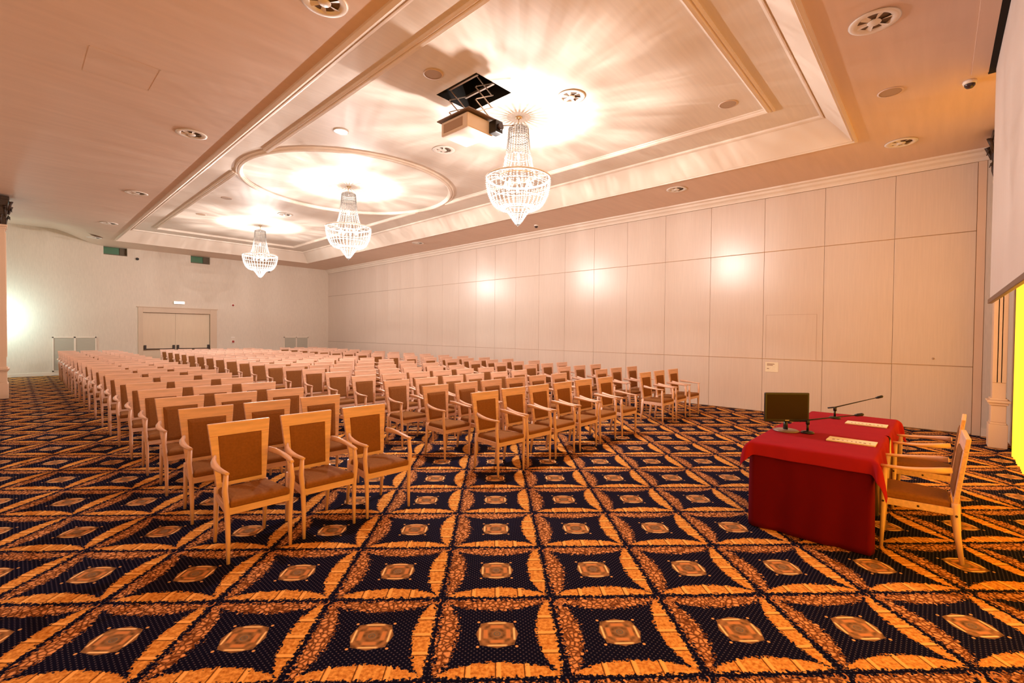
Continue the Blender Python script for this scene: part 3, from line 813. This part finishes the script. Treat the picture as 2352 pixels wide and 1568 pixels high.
diffuser('round air diffuser in the raised ceiling between projector and round moulding', (5.47, 6.82, ZT), .8)
diffuser('round air diffuser in the raised ceiling beyond the round moulding', (5.42, 14.04, ZT), .3)
def spk(lab, loc):
    t = thing('ceiling_speaker', lab, 'speaker', loc, group='round ceiling speakers')
    B().lathe([(.112, 0), (.128, -.002), (.13, -.006), (.112, -.008)], 32).obj('rim', M['soffit'], t)
    B().lathe([(0, -.006), (.112, -.005)], 32).obj('grille', M['speaker'], t)
spk('round brown ceiling speaker beside the projector opening', (3.784, 4.948, ZT))
spk('round brown ceiling speaker in the right corner of the raised ceiling', (7.17, 2.336, ZT))
spk('round brown ceiling speaker in the orange-lit soffit near the screen', (7.397, .491, ZS))
spk('round brown ceiling speaker beyond the round moulding, nearer of the far pair', (3.768, 13.495, ZT))
spk('round brown ceiling speaker beyond the round moulding, farther of the far pair', (3.785, 15.942, ZT))
dl = thing('downlight', 'round lit white downlight in the ceiling between projector and round moulding', 'ceiling light', (3.808, 7.509, ZT))
B().lathe([(.105, 0), (.125, -.004), (.125, -.012), (.105, -.012)], 32).obj('rim', M['white'], dl)
B().lathe([(0, -.010), (.106, -.009)], 32).obj('diffuser_disc', M['lamp_disc'], dl)
def dome(lab, loc):
    t = thing('dome_camera', lab, 'security camera', loc, group='ceiling dome cameras')
    B().lathe([(0, 0), (.062, 0), (.065, -.02), (.058, -.04), (0, -.04)], 24).obj('housing', M['white'], t)
    B().lathe([(.05, -.038), (.048, -.06), (.03, -.082), (0, -.09)], 24).obj('dome', M['lens'], t)
dome('small dome camera on the soffit above the middle of the partition wall', (9.95, 8.3, ZS))
dome('dome camera on the soffit beside the projection screen', (7.70, -.22, ZS))
hp = B(); x0, x1, y0, y1 = .58, 1.20, 6.72, 7.42
for q in ((x0, x1, y0, y0+.006), (x0, x1, y1-.006, y1), (x0, x0+.006, y0, y1), (x1-.006, x1, y0, y1)): hp.box(q[0], q[1], q[2], q[3], ZS-.002, ZS)
tag(hp.obj('access_panel', M['soffit']), 'faint square access panel in the left soffit', 'ceiling panel')

# ------------------------------------------------------------------ projection screen
sc = thing('projection_screen', 'large white projection screen hanging from the ceiling at the right edge', 'projection screen', (0, 0, 0))
SX0, SX1, SY = 3.3, 7.50, -.425
B().box(SX0, SX1, SY-.002, SY+.002, 2.03, 4.62).obj('fabric', M['screen'], sc)
B().box(SX1-.03, SX1, SY-.004, SY-.001, 2.03, 4.62).obj('border', M['dark'], sc)
B().box(SX0-.03, SX1+.03, SY-.02, SY+.018, 1.985, 2.035, .006).obj('bottom_bar', M['bar'], sc)
B().box(SX0-.1, SX1+.1, SY-.06, SY+.06, 4.612, 4.63).obj('ceiling_slot', M['shaft'], sc)
B().box(SX0-.1, SX1+.02, SY+.06, SY+.20, 4.605, 4.63).obj('cover_strip', M['soffit'], sc)

# ------------------------------------------------------------------ fittings on the walls
def grille(lab, x0, x1, z0, z1):
    t = thing('air_grille', lab, 'vent grille', (x0, YW, z0), group='pale grilles in the back wall')
    wd, h = x1-x0, z1-z0
    b = B().box(0, wd, -.022, 0, 0, .035).box(0, wd, -.022, 0, h-.035, h).box(0, .035, -.022, 0, 0, h).box(wd-.035, wd, -.022, 0, 0, h).box(wd/2-.025, wd/2+.025, -.022, 0, 0, h)
    b.obj('frame', M['trim'], t)
    b = B().box(.03, wd-.03, -.006, 0, .03, h-.03)
    k = .05
    while k < h-.05: b.box(.035, wd-.035, -.014, -.004, k, k+.012); k += .035
    b.obj('louvres', M['grille'], t)
grille('pale double air grille low on the back wall, left of the doors', .93, 2.06, .13, 1.33)
grille('pale double air grille low on the back wall, right of the doors', 8.55, 9.68, .13, 1.33)
ex = thing('exit_light', 'white emergency light box above the double doors', 'emergency light', (4.53, YW, 2.69))
B().box(-.185, .185, -.07, 0, -.055, .055, .012).obj('housing', M['white'], ex)
B().box(-.17, .17, -.075, -.068, -.045, .045).obj('diffuser', M['lamp_disc'], ex)
def small(name, lab, cat, loc, parts):
    t = thing(name, lab, cat, loc)
    for nm, fn, m in parts: fn().obj(nm, m, t)
small('wall_spotlight', 'small black round fitting high on the back wall beside the left booth window', 'fixture', (3.23, YW, 4.27), [('mount', lambda: B().box(-.05, .05, -.01, 0, -.05, .05), M['back_wall']), ('lamp_head', lambda: B().sphere((0, -.05, 0), .05), M['dark'])])
small('wall_spotlight', 'small black round fitting high on the back wall, right of the far chandelier', 'fixture', (7.89, YW, 4.29), [('mount', lambda: B().box(-.05, .05, -.01, 0, -.05, .05), M['back_wall']), ('lamp_head', lambda: B().sphere((0, -.05, 0), .045), M['dark'])])
small('fire_sounder', 'small dark red alarm disc on the back wall right of the doors', 'alarm', (6.45, YW, 2.69), [('mount', lambda: B().box(-.055, .055, -.01, 0, -.055, .055), M['white']), ('disc', lambda: B().sphere((0, -.03, 0), .042), M['red'])])
small('call_point', 'dark red alarm button on the back wall right of the doors', 'alarm', (6.45, YW, 1.13), [('case', lambda: B().box(-.06, .06, -.03, 0, -.06, .06), M['white']), ('button', lambda: B().box(-.045, .045, -.036, -.028, -.045, .045), M['red'])])
small('wall_sign', 'small pale sign plate above the red alarm button', 'sign', (6.45, YW, 1.31), [('plate', lambda: B().box(-.07, .07, -.008, 0, -.03, .03), M['white'])])
nt = thing('wall_notice', 'small cream notice card on the partition wall above the monitor', 'notice', (XW, 2.52, .95))
B().box(-.006, 0, -.12, .12, -.10, .10).obj('card', M['paper'], nt)
b = B()
for k, (y0, y1, z) in enumerate(((-.05, .09, .055), (-.02, .09, .03), (.05, .09, -.04))): b.box(-.0075, -.006, y0, y1, z, z+.014)
b.obj('print', M['ink'], nt)
small('wall_button', 'tiny brown round button on the partition panel above the speakers chairs', 'button', (XW, .055, 1.235), [('button', lambda: B().sphere((0, 0, 0), .018, 8), M['speaker'])])
# cool wall lamp hidden behind the left pilaster
sn = thing('wall_lamp', 'cool white lamp on the back wall behind the left pilaster, only its glow visible', 'wall lamp', (-.42, YW, 1.95))
B().box(-.06, .06, -.03, 0, -.10, .10, .005).obj('back_plate', M['white'], sn)
B().lathe([(0, -.13), (.05, -.12), (.06, 0), (.05, .12), (0, .13)], 16, (0, -.09, 0)).obj('lamp_glass', M['daylamp'], sn)
l = bpy.data.lights.new('cool_bulb', 'POINT'); l.energy = 85; l.color = (.62, 1.0, .99); l.shadow_soft_size = .12
lo = bpy.data.objects.new('cool_bulb', l); COL.objects.link(lo); lo.parent = sn; lo.location = (0, -.75, 0)
